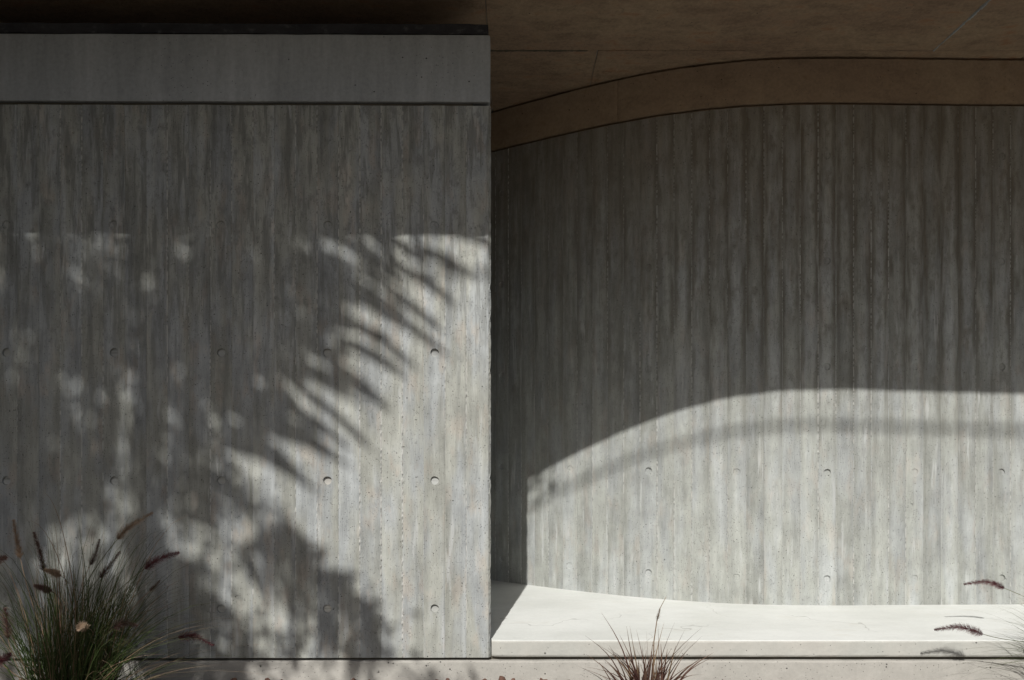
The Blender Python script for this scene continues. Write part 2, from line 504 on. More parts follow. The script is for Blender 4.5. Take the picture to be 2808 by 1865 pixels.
# fascia beam over it
fas = thing('fascia_beam', 'smooth dark grey concrete fascia band on top of the straight wall', 'beam', (X_END, 0, Z_FLO))
fas.rotation_euler = (0, 0, math.radians(0.35))
rough_box('beam_face', (-4.5, -0.003, 0.0, 0.05, 0.0, Z_FHI - Z_FLO), M_FASCIA, fas, bevel=0.009, step=0.05, jit=0.0010, seed=11)
mesh_obj('beam_core', *box_data(-4.5, -0.086, 0.051, 2.3, 0.002, Z_FHI - Z_FLO - 0.025), M_FASCIA, fas)
mesh_obj('joint_filler', *box_data(-4.5, -0.086, 0.022, 2.3, Z_WTOP - Z_FLO - 0.01, 0.01), M_DARK, fas)
rough_box('membrane_edge', (-4.5, -0.012, 0.02, 0.3, Z_FHI - Z_FLO + 0.012, Z_FHI - Z_FLO + 0.061), M_MEMB, fas, bevel=0.004, step=0.03, jit=0.003, seed=15)
mesh_obj('membrane_bed', *box_data(-4.5, -0.086, 0.03, 2.3, Z_FHI - Z_FLO - 0.02, Z_FHI - Z_FLO + 0.02), M_DARK, fas)

# ------------------------------------------------------------------ curved wall
_cx = np.array([-.75, -.3, .1095, .238, .432, .6155, .794, .969, 1.232, 1.471, 1.738, 2.06, 2.447, 2.928, 3.6, 4.4, 5.4])
_cy = np.array([.52, .442, .363, .340, .309, .278, .2525, .233, .2145, .2035, .2015, .2045, .2085, .2105, .2115, .2125, .2145]) * DW
_fx = np.linspace(-.75, 5.4, 1200)
_fy = np.interp(_fx, _cx, _cy)
for _ in range(3):      # smooth the polyline into a fair curve
    kx = np.ones(91) / 91
    pad = np.concatenate([_fy[0] + (np.arange(-45, 0)) * (_fy[1] - _fy[0]), _fy, _fy[-1] + (np.arange(1, 46)) * (_fy[-1] - _fy[-2])])
    _fy = np.convolve(pad, kx, mode='valid')
_s = np.concatenate([[0], np.cumsum(np.hypot(np.diff(_fx), np.diff(_fy)))])
def curve_at(s):
    return float(np.interp(s, _s, _fx)), float(np.interp(s, _s, _fy))
def s_of_x(x): return float(np.interp(x, _fx, _s))
# a seam lies at photo column 1756
d0 = 1.258
s_seam = s_of_x((1756 - CX) * d0 / SCALE)
S0 = s_seam - 0.1 * math.floor(s_seam / 0.1)
n_b = int((_s[-1] - S0) / 0.1)
cur = thing('curved_wall', 'curved grey board-marked concrete wall bulging above the white bench, streaked with dark stains', 'wall', (0, 0, Z_BENCH))
zb = -0.006
hC = Z_CTOP - Z_BENCH - zb
k_seam = round((s_seam - S0) / 0.1)
for i in range(n_b):
    xa, ya = curve_at(S0 + i * 0.1); xb, yb = curve_at(S0 + (i + 1) * 0.1)
    w = math.hypot(xb - xa, yb - ya)
    rz = math.atan2(yb - ya, xb - xa)
    holes = [z - Z_BENCH - zb for z in ROWS + [2.745]] if (i - k_seam) % 5 == 0 else []
    me = board_mesh('board', w, hC - 0.002 * random.random(), M_CURVE, holes, seed=500 + i, relief=0.0016, deep=random.choice((0.004, 0.006, 0.009)))
    put_mesh('board', me, cur, (xa, ya, zb), rz)

def curved_strip(name, z0, z1, off, thick, mat, parent, seed=0, n=400, jit=0.001, zref=0.0, bev=0.005):
    V, Fc = [], []
    ss = np.linspace(0.0, _s[-1], n)
    for q, s in enumerate(ss):
        xa, ya = curve_at(max(0, s - 0.01)); xb, yb = curve_at(min(_s[-1], s + 0.01))
        x, y = curve_at(s)
        t = Vector((xb - xa, yb - ya)).normalized(); nrm = Vector((t.y, -t.x))     # towards the camera
        j = mnoise.noise(Vector((s * 6, seed, 0))) * jit + mnoise.noise(Vector((s * 40, seed, 5))) * jit * 0.7
        pts = [(off - thick, z0), (off - bev, z0 + j), (off, z0 + bev + j), (off, z1 - bev + j), (off - bev, z1 + j), (off - thick, z1)]
        for o_, z in pts:
            V.append((x + nrm.x * o_, y + nrm.y * o_, z - zref))
    for q in range(n - 1):
        for i in range(6):
            a = q * 6 + i; b = q * 6 + (i + 1) % 6
            Fc.append((a, a + 6, b + 6, b))
    return mesh_obj(name, V, Fc, mat, parent, smooth=False)
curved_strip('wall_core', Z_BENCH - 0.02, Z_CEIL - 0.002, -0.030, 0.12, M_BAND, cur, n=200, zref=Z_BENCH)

band = thing('curved_band', 'smooth concrete band tinted brown for ground bounce, following the top of the curved wall', 'beam', (0, 0, Z_CTOP))
# cast in lengths with fine vertical joints between them
def band_piece(sa, sb, seed):
    V, Fc = [], []
    n = max(8, int((sb - sa) / 0.02))
    bev = 0.006
    z0, z1 = Z_CTOP + 0.014, Z_CEIL - 0.009
    for q in range(n + 1):
        s = sa + (sb - sa) * q / n
        xa, ya = curve_at(max(0, s - 0.01)); xb, yb = curve_at(min(_s[-1], s + 0.01))
        x, y = curve_at(s)
        t = Vector((xb - xa, yb - ya)).normalized(); nrm = Vector((t.y, -t.x))
        j = mnoise.noise(Vector((s * 6, seed, 0))) * 0.003 + mnoise.noise(Vector((s * 37, seed, 5))) * 0.002
        j2 = mnoise.noise(Vector((s * 5, seed, 9))) * 0.003 + mnoise.noise(Vector((s * 33, seed, 7))) * 0.0025
        off = -0.004 + (-0.003 if (q == n and sb < 2) or (q == 0 and 1 < sa < 2) else 0)
        for o_, z in [(off - 0.08, z0), (off - bev, z0 + j), (off, z0 + bev + j), (off, z1 - bev + j2), (off - bev, z1 + j2), (off - 0.08, z1)]:
            V.append((x + nrm.x * o_, y + nrm.y * o_, z - Z_CTOP))
    for q in range(n):
        for i in range(6):
            a = q * 6 + i; b = q * 6 + (i + 1) % 6
            Fc.append((a, a + 6, b + 6, b))
    Fc.append(tuple(range(6))); Fc.append(tuple(n * 6 + i for i in range(5, -1, -1)))
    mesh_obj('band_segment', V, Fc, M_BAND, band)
cutx = [-0.72, (1694 - CX) * 1.275 / SCALE, (2100 - CX) * 1.204 / SCALE, 3.2, 5.3]
for a, b in zip(cutx[:-1], cutx[1:]):
    band_piece(s_of_x(a) + 0.0010, s_of_x(b) - (0.0010 if b < 1 else -0.0004), a)

# ------------------------------------------------------------------ bench
bench = thing('concrete_bench', 'pale almost white concrete bench slab in the sun at the foot of the curved wall', 'bench', (0, 0, Z_JHI))
def bench_mesh():
    bm = bmesh.new()
    xs = np.linspace(X_END + 0.003, 5.5, 150)
    ys = [0.0, 0.004, 0.010] + list(np.linspace(0.05, 2.2, 18))
    h = Z_BENCH - Z_JHI
    prof = [(0.010, 0.0), (0.003, 0.004), (0.0, 0.012), (0.0, h * 0.5), (0.0, h - 0.008), (0.0022, h - 0.0025), (0.009, h)]
    back = [(y, h) for y in np.linspace(0.06, 2.2, 16)]
    pts = prof + back
    rows = []
    for x in xs:
        row = []
        c = 0.0
        if x < X_END + 0.03: c = (1 - (x - X_END - 0.003) / 0.027) * 0.008
        for i, (y, z) in enumerate(pts):
            j = 0
            if i < 7:
                j = mnoise.noise(Vector((x * 25, i * 0.4, 1))) * 0.0014 + mnoise.noise(Vector((x * 90, i * 0.6, 8))) * 0.0009
            zz = z + (mnoise.noise(Vector((x * 2, y * 2, 4))) * 0.0012 if i >= 7 else 0)
            xq = x - (0.082 * y / 2.2 + 0.006 if (i >= 7 and len(rows) == 0) else 0)
            row.append(bm.verts.new((xq, y + j + (c if i < 7 else 0), zz + (j * 0.8 if 3 < i < 7 else 0))))
        rows.append(row)
    for a, b in zip(rows[:-1], rows[1:]):
        for i in range(len(pts) - 1):
            f = bm.faces.new((a[i], b[i], b[i + 1], a[i + 1]))
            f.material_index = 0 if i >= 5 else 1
    return bm
bm = bench_mesh()
me = bpy.data.meshes.new('seat_slab'); bm.to_mesh(me); bm.free()
me.materials.append(M_BENCH); me.materials.append(M_EDGE)
o = bpy.data.objects.new('seat_slab', me); COL.objects.link(o); o.parent = bench
mesh_obj('slab_core', *box_data(X_END + 0.004, 5.5, 0.02, 2.2, 0.002, Z_BENCH - Z_JHI - 0.01), M_DARK, bench)

# ------------------------------------------------------------------ roof slab with soffit panels
roof = thing('roof_slab', 'overhanging concrete roof slab with underside tinted brown for ground bounce above both walls', 'roof', (0, 0, Z_CEIL))
mesh_obj('slab', *box_data(-5.2, 6.2, -OVER, 3.2, 0.012, 0.42), M_FASCIA, roof)
def panel(x0, x1, y0, y1, seed, dz=0.0):
    g = 0.0022
    rg = random.Random(seed)
    nx, ny = max(2, int((x1 - x0) / 0.06)), max(2, int((y1 - y0) / 0.06))
    V, Fc = [], []
    for j in range(ny + 1):
        for i in range(nx + 1):
            x = x0 + g + (x1 - x0 - 2 * g) * i / nx; y = y0 + g + (y1 - y0 - 2 * g) * j / ny
            ex = i in (0, nx); ey = j in (0, ny)
            z = dz + 0.0016 * mnoise.noise(Vector((x * 3, y * 3, seed)))
            if ex or ey: z += 0.0015
            jx = rg.uniform(-0.0018, 0.0018)
            V.append((x + (jx if ex else 0), y + (jx if ey else 0), z))
    for j in range(ny):
        for i in range(nx):
            a = j * (nx + 1) + i
            Fc.append((a, a + nx + 1, a + nx + 2, a + 1))
    n0 = len(V)
    for (x, y) in ((x0 + g, y0 + g), (x1 - g, y0 + g), (x1 - g, y1 - g), (x0 + g, y1 - g)): V.append((x, y, 0.014))
    c = [0, nx, (ny + 1) * (nx + 1) - 1, ny * (nx + 1)]
    edges = [list(range(0, nx + 1)), [k * (nx + 1) + nx for k in range(ny + 1)],
             list(range((ny + 1) * (nx + 1) - 1, ny * (nx + 1) - 1, -1)), [k * (nx + 1) for k in range(ny, -1, -1)]]
    for q in range(4):
        Fc.append(tuple(edges[q] + [n0 + (q + 1) % 4, n0 + q]))
    Fc.append((n0 + 3, n0 + 2, n0 + 1, n0)[::-1])
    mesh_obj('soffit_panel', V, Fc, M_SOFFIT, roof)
YJ = 0.188 * DW
XA, XB, XC = -0.130, 2.348, 0.479
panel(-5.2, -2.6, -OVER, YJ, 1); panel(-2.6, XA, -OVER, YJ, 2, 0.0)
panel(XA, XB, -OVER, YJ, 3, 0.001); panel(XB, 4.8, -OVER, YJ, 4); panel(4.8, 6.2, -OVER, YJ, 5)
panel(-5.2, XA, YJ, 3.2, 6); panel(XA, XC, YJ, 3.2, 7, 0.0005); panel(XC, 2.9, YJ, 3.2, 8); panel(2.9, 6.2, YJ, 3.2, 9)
# ragged grout fins squeezed through the soffit joints
def soffit_fin(p0, p1, amt, seed, mat=M_FASCIA):
    rg = random.Random(seed)
    p0, p1 = Vector((*p0, 0)), Vector((*p1, 0))
    d = (p1 - p0); L = d.length; d.normalize(); sd = Vector((-d.y, d.x, 0))
    n = int(L / 0.012)
    V, Fc = [], []
    for q in range(n + 1):
        c = p0 + d * L * q / n
        env = max(0, 0.5 + 1.2 * mnoise.noise(Vector((q * 0.05, seed, 0))))
        p = amt * env * rg.uniform(0.3, 1.0)
        hw = 0.0015 + p * 0.8
        c += sd * rg.uniform(-0.001, 0.001)
        V += [c - sd * hw + Vector((0, 0, 0.004)), c - sd * hw * 0.5 + Vector((0, 0, -p)), c + sd * hw * 0.4 + Vector((0, 0, -p * rg.uniform(0.6, 1))), c + sd * hw + Vector((0, 0, 0.004))]
    for q in range(n):
        for i in range(3):
            a = q * 4 + i
            Fc.append((a, a + 4, a + 5, a + 1))
    mesh_obj('grout_fin', V, Fc, mat, roof)
soffit_fin((XB, -OVER), (XB, YJ), 0.016, 21, M_FASCIA)
soffit_fin((XA, YJ), (XA + 0.55, YJ), 0.010, 22, M_DARK)
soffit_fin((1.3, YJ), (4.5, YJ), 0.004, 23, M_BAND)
# unseen wall added far inside to stop light leaking in under the roof
back = thing('back_light_stop', 'plain dark unseen wall added behind to keep light out of the gap', 'wall', (0, 2.9, 0))
mesh_obj('blocker_body', *box_data(-5.2, 6.2, 0.0, 0.3, -0.05, Z_CEIL + 0.005), M_DARK, back)

side = thing('side_light_blocker', 'plain unseen wall added at a right angle to the straight wall to cut light from the left', 'wall', (-3.0, 0, 0))  # added out of view to block ambient light on the straight wall
mesh_obj('blocker_body', *box_data(-0.3, 0.0, -3.0, -0.04, -0.05, Z_CEIL - 0.004), M_FASCIA, side)

# ------------------------------------------------------------------ grasses
def bez(a, b, c, d, t):
    s = 1 - t
    return a * s ** 3 + b * 3 * s * s * t + c * 3 * s * t * t + d * t ** 3

class Geo:
    def __init__(self): self.V, self.F, self.U = [], [], []
    def ribbon(self, pts, w, rg, roll=None, taper=1.0):
        n = len(pts); r = rg.random()
        base = len(self.V)
        side0 = Vector((math.cos(roll), math.sin(roll), 0)) if roll is not None else Vector((1, rg.uniform(-1.2, 1.2), 0)).normalized()
        for i, p in enumerate(pts):
            t = i / (n - 1)
            tan = (pts[min(i + 1, n - 1)] - pts[max(i - 1, 0)]).normalized()
            sd = (side0 - tan * side0.dot(tan))
            sd = sd.normalized() if sd.length > 1e-4 else Vector((1, 0, 0))
            nn = tan.cross(sd)
            ww = w * 0.5 * min(1.0, 0.6 + t * 2) * (1 - max(0, t - 0.35) / 0.65 * 0.93 * taper)
            self.V += [p - sd * ww, p + nn * ww * 0.35, p + sd * ww]
            self.U += [(r, t)] * 3
        for i in range(n - 1):
            a = base + i * 3
            self.F += [(a, a + 1, a + 4, a + 3), (a + 1, a + 2, a + 5, a + 4)]
    def tube(self, pts, r0, r1, rg, sides=5):
        n = len(pts); q = rg.random(); base = len(self.V)
        for i, p in enumerate(pts):
            t = i / (n - 1)
            tan = (pts[min(i + 1, n - 1)] - pts[max(i - 1, 0)]).normalized()
            ax = tan.orthogonal().normalized(); bx = tan.cross(ax)
            r = r0 + (r1 - r0) * t
            for k in range(sides):
                an = 2 * math.pi * k / sides
                self.V.append(p + ax * math.cos(an) * r + bx * math.sin(an) * r); self.U.append((q, t))
        for i in range(n - 1):
            for k in range(sides):
                a = base + i * sides + k; b = base + i * sides + (k + 1) % sides
                self.F.append((a, b, b + sides, a + sides))
        self.F.append(tuple(base + k for k in range(sides))[::-1]); self.F.append(tuple(base + (n - 1) * sides + k for k in range(sides)))
    def spike(self, pts, rg, radius=0.011, dens=2600, bristle=0.016):
        """bottle-brush flower head along pts"""
        n = len(pts)
        seg = [(pts[i + 1] - pts[i]).length for i in range(n - 1)]; L = sum(seg)
        N = int(dens * L)
        for q in range(N):
            t = rg.random()
            x = t * (n - 1); i = min(int(x), n - 2); fr = x - i
            p = pts[i].lerp(pts[i + 1], fr)
            tan = (pts[i + 1] - pts[i]).normalized()
            ax = tan.orthogonal().normalized(); bx = tan.cross(ax)
            an = rg.uniform(0, 2 * math.pi)
            rad = ax * math.cos(an) + bx * math.sin(an)
            prof = min(1.0, (t + 0.03) * 9) * (1 - t) ** 0.55 + 0.12
            d = (rad * rg.uniform(0.7, 1.2) + tan * rg.uniform(0.35, 0.9)).normalized()
            ln = bristle * prof * rg.uniform(0.6, 1.25)
            sd = d.cross(rad + tan * 0.3).normalized()
            w = rg.uniform(0.00035, 0.0008)
            a = len(self.V); r = rg.random()
            st = p + rad * radius * 0.12
            self.V += [st - sd * w * 0.6, st + sd * w * 0.6, st + d * ln * 0.55 + sd * w, st + d * ln, st + d * ln * 0.55 - sd * w]
            self.U += [(r, 0.1), (r, 0.1), (r, 0.6), (r, 1.0), (r, 0.6)]
            self.F.append((a, a + 1, a + 2, a + 3, a + 4))
    def build(self, name, mat, parent=None):
        return mesh_obj(name, self.V, self.F, mat, parent, self.U)

def plume(parent, root, ctrl, mat, seed, radius=0.011, stem_mat=M_STRAW, dens=2600, bristle=0.017, lift=0.5):
    """ctrl: world points of the flower head from its foot to its tip; the stem rises from root to it"""
    rg = random.Random(seed)
    pts = []
    m = len(ctrl)
    for i in range(13):
        t = i / 12 * (m - 1); k = min(int(t), m - 2); f = t - k
        p0 = ctrl[max(k - 1, 0)]; p1 = ctrl[k]; p2 = ctrl[k + 1]; p3 = ctrl[min(k + 2, m - 1)]
        pts.append(0.5 * ((2 * p1) + (p2 - p0) * f + (2 * p0 - 5 * p1 + 4 * p2 - p3) * f * f + (-p0 + 3 * p1 - 3 * p2 + p3) * f ** 3))
    g = Geo(); g.spike(pts, rg, radius, dens, bristle)
    g.tube(pts, 0.0012, 0.0004, rg, 4)
    o = g.build('plume', mat, parent)
    foot = pts[0]; d = (pts[1] - pts[0]).normalized()
    D = (foot - root).length
    c1 = root + Vector((0, 0, 1)) * D * lift * 0.8 + (foot - root) * 0.1
    c2 = foot - d * D * 0.35
    g2 = Geo(); g2.tube([bez(root, c1, c2, foot, i / 14) for i in range(15)], 0.0021, 0.0013, rg, 5)
    g2.build('stem', stem_mat, o)
    return o

# --- the green clump in front of the straight wall
G1 = Vector((-1.74, -0.55, 0.0))
rg = random.Random(31)
gl = thing('fountain_grass', 'big green fountain grass clump with tan and burgundy plumes before the straight wall', 'grass', G1, 'ornamental grasses in the bed')
def local(pts, root): return [p - root for p in pts]
def blade_pts(root, tip, rg, up=0.62, n=9):
    d = tip - root
    c1 = root + Vector((d.x * 0.12, d.y * 0.12, max(d.z, 0.25) * up))
    c2 = root + Vector((d.x * 0.55, d.y * 0.55, d.z * 0.5 + max(d.z, 0.22) * up * 0.95))
    c2.z = max(c2.z, tip.z - 0.05)
    return [bez(root, c1, c2, tip, i / (n - 1)) for i in range(n)]
g = Geo(); g_s = Geo()
for q in range(900):
    a = rg.uniform(0, 2 * math.pi); rr = 0.14 * math.sqrt(rg.random())
    root = Vector((math.cos(a) * rr, math.sin(a) * rr * 0.8, 0.0))
    fan = abs(rg.gauss(0, 1))
    b = a + rg.gauss(0, 0.6)
    lean = min(1.40, 0.08 + 0.50 * fan)
    ln = rg.triangular(0.34, 0.95, 0.55)
    if rg.random() < .35: b = rg.gauss(0.0, 0.7)
    dirv = Vector((math.cos(b) * math.sin(lean), math.sin(b) * math.sin(lean) * 0.75, math.cos(lean)))
    tip = root + dirv * ln + Vector((0, 0, -0.05 * lean))
    tip.z = max(0.03, tip.z)
    if tip.y > 0.50: tip.y = 0.50
    (g if rg.random() < 0.82 else g_s).ribbon(blade_pts(root, tip, rg, 0.36 + 0.40 * lean, 8), rg.uniform(0.0016, 0.0034), rg)
ob = g.build('blades', M_GREEN, gl); ob['kind'] = 'stuff'
ob = g_s.build('dry_blades', M_STRAW, gl); ob['kind'] = 'stuff'
# long single blades that stand clear of the mass (photo pixel of the tip, depth in front of the wall)
LONG = [(70, 1428, .62), (110, 1350, .6), (146, 1432, .58), (330, 1535, .5), (218, 1545, .5), (395, 1600, .45), (470, 1645, .42), (450, 1665, .45), (530, 1705, .4),
        (560, 1725, .38), (420, 1600, .5), (300, 1580, .55), (330, 1620, .6), (35, 1590, .6), (10, 1610, .65), (470, 1690, .35), (590, 1745, .35), (225, 1570, .45),
        (180, 1530, .5), (380, 1650, .6), (520, 1800, .5), (560, 1830, .5), (600, 1800, .4), (640, 1835, .4), (250, 1600, .6), (160, 1590, .66), (205, 1500, .5)]
for q in range(34): LONG.append((rg.uniform(380, 660), rg.uniform(1690, 1855), rg.uniform(.3, .7)))
for q in range(22): LONG.append((rg.uniform(150, 430), rg.uniform(1540, 1680), rg.uniform(.4, .7)))
for q, (px, py, s) in enumerate(LONG):
    tip = P(px, py, DW - s) - G1
    rt = Vector((rg.uniform(-.06, .06), rg.uniform(-.05, .05), 0))
    gg = Geo(); gg.ribbon(blade_pts(rt, tip, rg, 0.55, 14), rg.uniform(0.0022, 0.0036), rg)
    gg.build('blade', M_STRAW if py < 1450 or rg.random() < .25 else M_GREEN, gl)
PL = [([(56, 1531), (46, 1480), (37, 1425)], .62, M_TAN, 1.0), ([(122, 1567), (110, 1515), (93, 1460)], .60, M_DPLUME, 1.0),
      ([(322, 1479), (352, 1447), (418, 1406)], .55, M_TAN, 1.0), ([(247, 1550), (262, 1520), (273, 1479)], .50, M_DPLUME, 0.75),
      ([(273, 1584), (298, 1555), (329, 1513)], .55, M_DPLUME, 0.8), ([(396, 1560), (438, 1532), (490, 1516)], .60, M_PLUME, 1.15),
      ([(410, 1621), (424, 1608), (439, 1592)], .50, M_DPLUME, 0.5), ([(312, 1724), (340, 1708), (376, 1716)], .62, M_DPLUME, 1.0),
      ([(488, 1748), (530, 1744), (586, 1770)], .45, M_PLUME, 1.2), ([(22, 1750), (18, 1705), (14, 1668)], .70, M_DPLUME, 1.1),
      ([(-22, 1560), (-4, 1535), (16, 1530)], .66, M_DPLUME, 1.2), ([(-25, 1835), (0, 1812), (28, 1795)], .78, M_PLUME, 1.2)]
for q, (ctl, s, mt, k) in enumerate(PL):
    plume(gl, Vector((rg.uniform(-.07, .07), rg.uniform(-.05, .05), 0)), [P(x, y, DW - s) - G1 for x, y in ctl], mt, 900 + q, 0.011 * k, M_GREEN if q % 3 else M_STRAW, 5600, 0.026 * k)
# flower heads that point towards the viewer
for q, (px, py, s, mt) in enumerate([(146, 1570, .68, M_TAN), (119, 1613, .72, M_DPLUME), (222, 1716, .74, M_TAN)]):
    c = P(px, py, DW - s) - G1
    ctl = [c + Vector((-.005, .05, -.02)), c, c + Vector((0.006 + .02 * (q == 2), -.06, .022 - 0.02 * (q == 2)))]
    plume(gl, Vector((rg.uniform(-.07, .07), rg.uniform(-.05, .05), 0)), ctl, mt, 950 + q, 0.013, M_STRAW, 4200, 0.021)

# --- the maroon tuft in front of the bench
G2 = Vector(((1775 - CX) * 3.0 / F, -0.5, 0.0))
g2 = thing('maroon_grass', 'small tuft of dark maroon grass blades in front of the bench', 'grass', G2, 'ornamental grasses in the bed')
rg = random.Random(77)
TIPS = [(1649, 1680, .006), (1604, 1743, .006), (1718, 1717, .007), (1727, 1716, .006), (1699, 1741, .007), (1745, 1727, .005), (1804, 1708, .005), (1821, 1707, .006),
        (1850, 1707, .007), (1877, 1728, .006), (1926, 1720, .005), (1926, 1744, .006), (1607, 1794, .008), (1625, 1760, .005), (1961, 1800, .005), (1911, 1815, .007),
        (1594, 1831, .004), (1642, 1815, .009), (1655, 1806, .011), (1690, 1790, .010), (1740, 1775, .008), (1772, 1730, .005), (1760, 1770, .008), (1790, 1760, .012),
        (1812, 1765, .012), (1830, 1780, .011), (1853, 1770, .009), (1880, 1790, .009), (1890, 1760, .006), (1665, 1840, .010), (1870, 1845, .010), (1930, 1850, .008),
        (1700, 1820, .012), (1720, 1800, .011), (1845, 1810, .012), (1780, 1800, .012), (1755, 1820, .012), (1735, 1835, .013), (1815, 1815, .013), (1670, 1770, .007)]
for q in range(70): TIPS.append((rg.gauss(1772, 75), rg.uniform(1770, 1880), rg.uniform(.005, .012)))
for q, (px, py, w) in enumerate(TIPS):
    tip = P(px, py, 3.0 + rg.uniform(-.08, .08)) - G2
    rt = Vector((rg.uniform(-.05, .05) + tip.x * .12, rg.uniform(-.05, .05), 0))
    bow = Vector((rg.gauss(0, .012) - tip.x * .10, 0, abs(rg.gauss(.01, .015)) + abs(tip.x) * .12))
    gg = Geo(); gg.ribbon([rt.lerp(tip, i / 9) + bow * math.sin(math.pi * (i / 9) ** 0.9) for i in range(10)], w * 1.15, rg)
    gg.build('blade', M_RED if rg.random() < .9 else M_STRAW, g2)
ctl = [P(x, y, 2.98) - G2 for x, y in ((1801, 1704), (1810, 1668), (1827, 1636))]
base0 = P(1790, 1990, 2.98) - G2
st = [base0, P(1793, 1760, 2.98) - G2, ctl[0], ctl[1], ctl[2]]
gg = Geo(); gg.tube(st, .0026, .0010, rg, 5); gg.build('flower_stalk', M_STRAW, g2)
gg = Geo(); gg.spike([ctl[0].lerp(ctl[1], i / 5) for i in range(6)], rg, .004, 5000, .012); gg.build('bud', M_STRAW, g2)

# --- the clump beyond the frame whose plumes arch over the bench
G3 = Vector((2.56, -0.16, 0.0))
g3 = thing('arching_grass', 'fine green fountain grass with arching burgundy plumes beside the bench end', 'grass', G3, 'ornamental grasses in the bed')
rg = random.Random(55)
def PD(px, py, d): return P(px, py, d * DW) - G3
plume(g3, Vector((-.02, .02, 0)), [PD(2754, 1613, 1.063), PD(2706, 1596, 1.063), PD(2644, 1602, 1.063)], M_PLUME, 1, 0.010, M_GREEN, 5000, 0.024, 0.75)
plume(g3, Vector((.02, 0, 0)), [PD(2695, 1739, .954), PD(2632, 1720, .954), PD(2563, 1727, .954)], M_PLUME, 2, 0.011, M_GREEN, 5000, 0.027, 0.6)
g = Geo()
for q in range(420):
    a = rg.uniform(0, 2 * math.pi); rr = 0.09 * math.sqrt(rg.random())
    root = Vector((math.cos(a) * rr, min(0.12, math.sin(a) * rr), 0))
    lean = min(1.35, 0.25 + abs(rg.gauss(0, .48))); b = a + rg.gauss(0, .6)
    ln = rg.uniform(.35, .68)
    tip = root + Vector((math.cos(b) * math.sin(lean), math.sin(b) * math.sin(lean) * .8, math.cos(lean) * .8)) * ln
    if tip.y > 0.05: tip.z = max(tip.z, 0.16 + tip.y * 0.4); tip.y *= 0.6
    if tip.z < 0.22: tip.y = min(tip.y, 0.13)
    g.ribbon(blade_pts(root, tip, rg, .55, 9), rg.uniform(.0015, .003), rg)
for px, py in [(2620, 1785), (2640, 1800), (2650, 1830), (2600, 1812), (2570, 1840), (2660, 1770), (2690, 1790), (2585, 1835), (2730, 1680), (2780, 1700), (2600, 1855), (2680, 1850), (2720, 1765), (2760, 1720), (2700, 1820), (2630, 1860)]:
    g.ribbon(blade_pts(Vector((rg.uniform(-.05, .05), rg.uniform(-.05, .03), 0)), P(px, py, DW - rg.uniform(.08, .3)) - G3, rg, .75, 12), .0024, rg)
ob = g.build('blades', M_GREEN, g3); ob['kind'] = 'stuff'

# ------------------------------------------------------------------ rusty stones along the plinth
rg = random.Random(5)
def stone_mesh(seed):
    bm = bmesh.new(); bmesh.ops.create_icosphere(bm, subdivisions=2, radius=1.0)
    for v in bm.verts:
        n = mnoise.noise(v.co * 1.3 + Vector((seed * 3.1, 0, 0)))
        n2 = mnoise.noise(v.co * 3.1 + Vector((0, seed * 2.7, 0)))
        v.co *= 1 + 0.35 * n + 0.18 * n2
        v.co.z *= 0.75
    me = bpy.data.meshes.new('stone'); bm.to_mesh(me); bm.free(); me.materials.append(M_STONE); return me
SM = [stone_mesh(i) for i in range(6)]
for px, py, w in [(62, 1857, 26), (20, 1862, 20), (275, 1858, 20), (340, 1862, 24), (575, 1862, 22), (640, 1857, 14), (735, 1856, 15), (765, 1858, 20), (970, 1857, 22), (1010, 1862, 16), (1195, 1861, 24),
               (1225, 1858, 14), (1330, 1858, 18), (1378, 1853, 24), (1405, 1859, 18), (1485, 1855, 8), (1500, 1861, 22), (1560, 1861, 20), (1990, 1863, 22), (2080, 1863, 18), (2250, 1863, 20), (2400, 1864, 20)]:
    s = rg.uniform(.12, .26); D = DW - s; py += 4
    r = w / 2 * D / F * 1.6
    top = P(px, py, D)
    z = top.z - r * 0.72
    o = put_mesh('stone', SM[rg.randrange(6)], None, (top.x, top.y, max(z, 0.0)), rg.uniform(0, 6))
    o.scale = (r * 1.2, r, max(r, top.z / 1.5))
    o.location.z = top.z - o.scale.z * 0.72
    tag(o, 'rusty reddish brown stone lying in the bed along the plinth', 'stone', 'rusty stones along the plinth')
g = Geo()
V, Fc = [], []
base = [[v.co.copy() for v in m.vertices] for m in SM]; fb = [[tuple(p.vertices) for p in m.polygons] for m in SM]
for q in range(420):
    m = rg.randrange(6); r = rg.uniform(.008, .026)
    x, y = rg.uniform(-3.4, 4.0), -rg.uniform(.04, 1.0) ** 1.2
    n0 = len(V); a = rg.uniform(0, 6); ca, sa = math.cos(a), math.sin(a)
    for c in base[m]: V.append((x + (c.x * ca - c.y * sa) * r, y + (c.x * sa + c.y * ca) * r, c.z * r + r * .3))
    Fc += [tuple(i + n0 for i in f) for f in fb[m]]
o = mesh_obj('gravel', V, Fc, M_STONE); o['kind'] = 'stuff'; tag(o, 'loose reddish brown gravel covering the planting bed', 'gravel')

# ------------------------------------------------------------------ trees standing beside and behind the viewpoint; their shadows fall on the wall
def S(dx, dy, L):
    """point at distance L sunward of the wall point seen at (dx, dy) of the 2361 px wide view"""
    px, py = dx * 1.18933, dy * 1.18933
    return Vector(((px - CX) / SCALE, 0, EYE + (HY - py) / SCALE)) + SUN * L

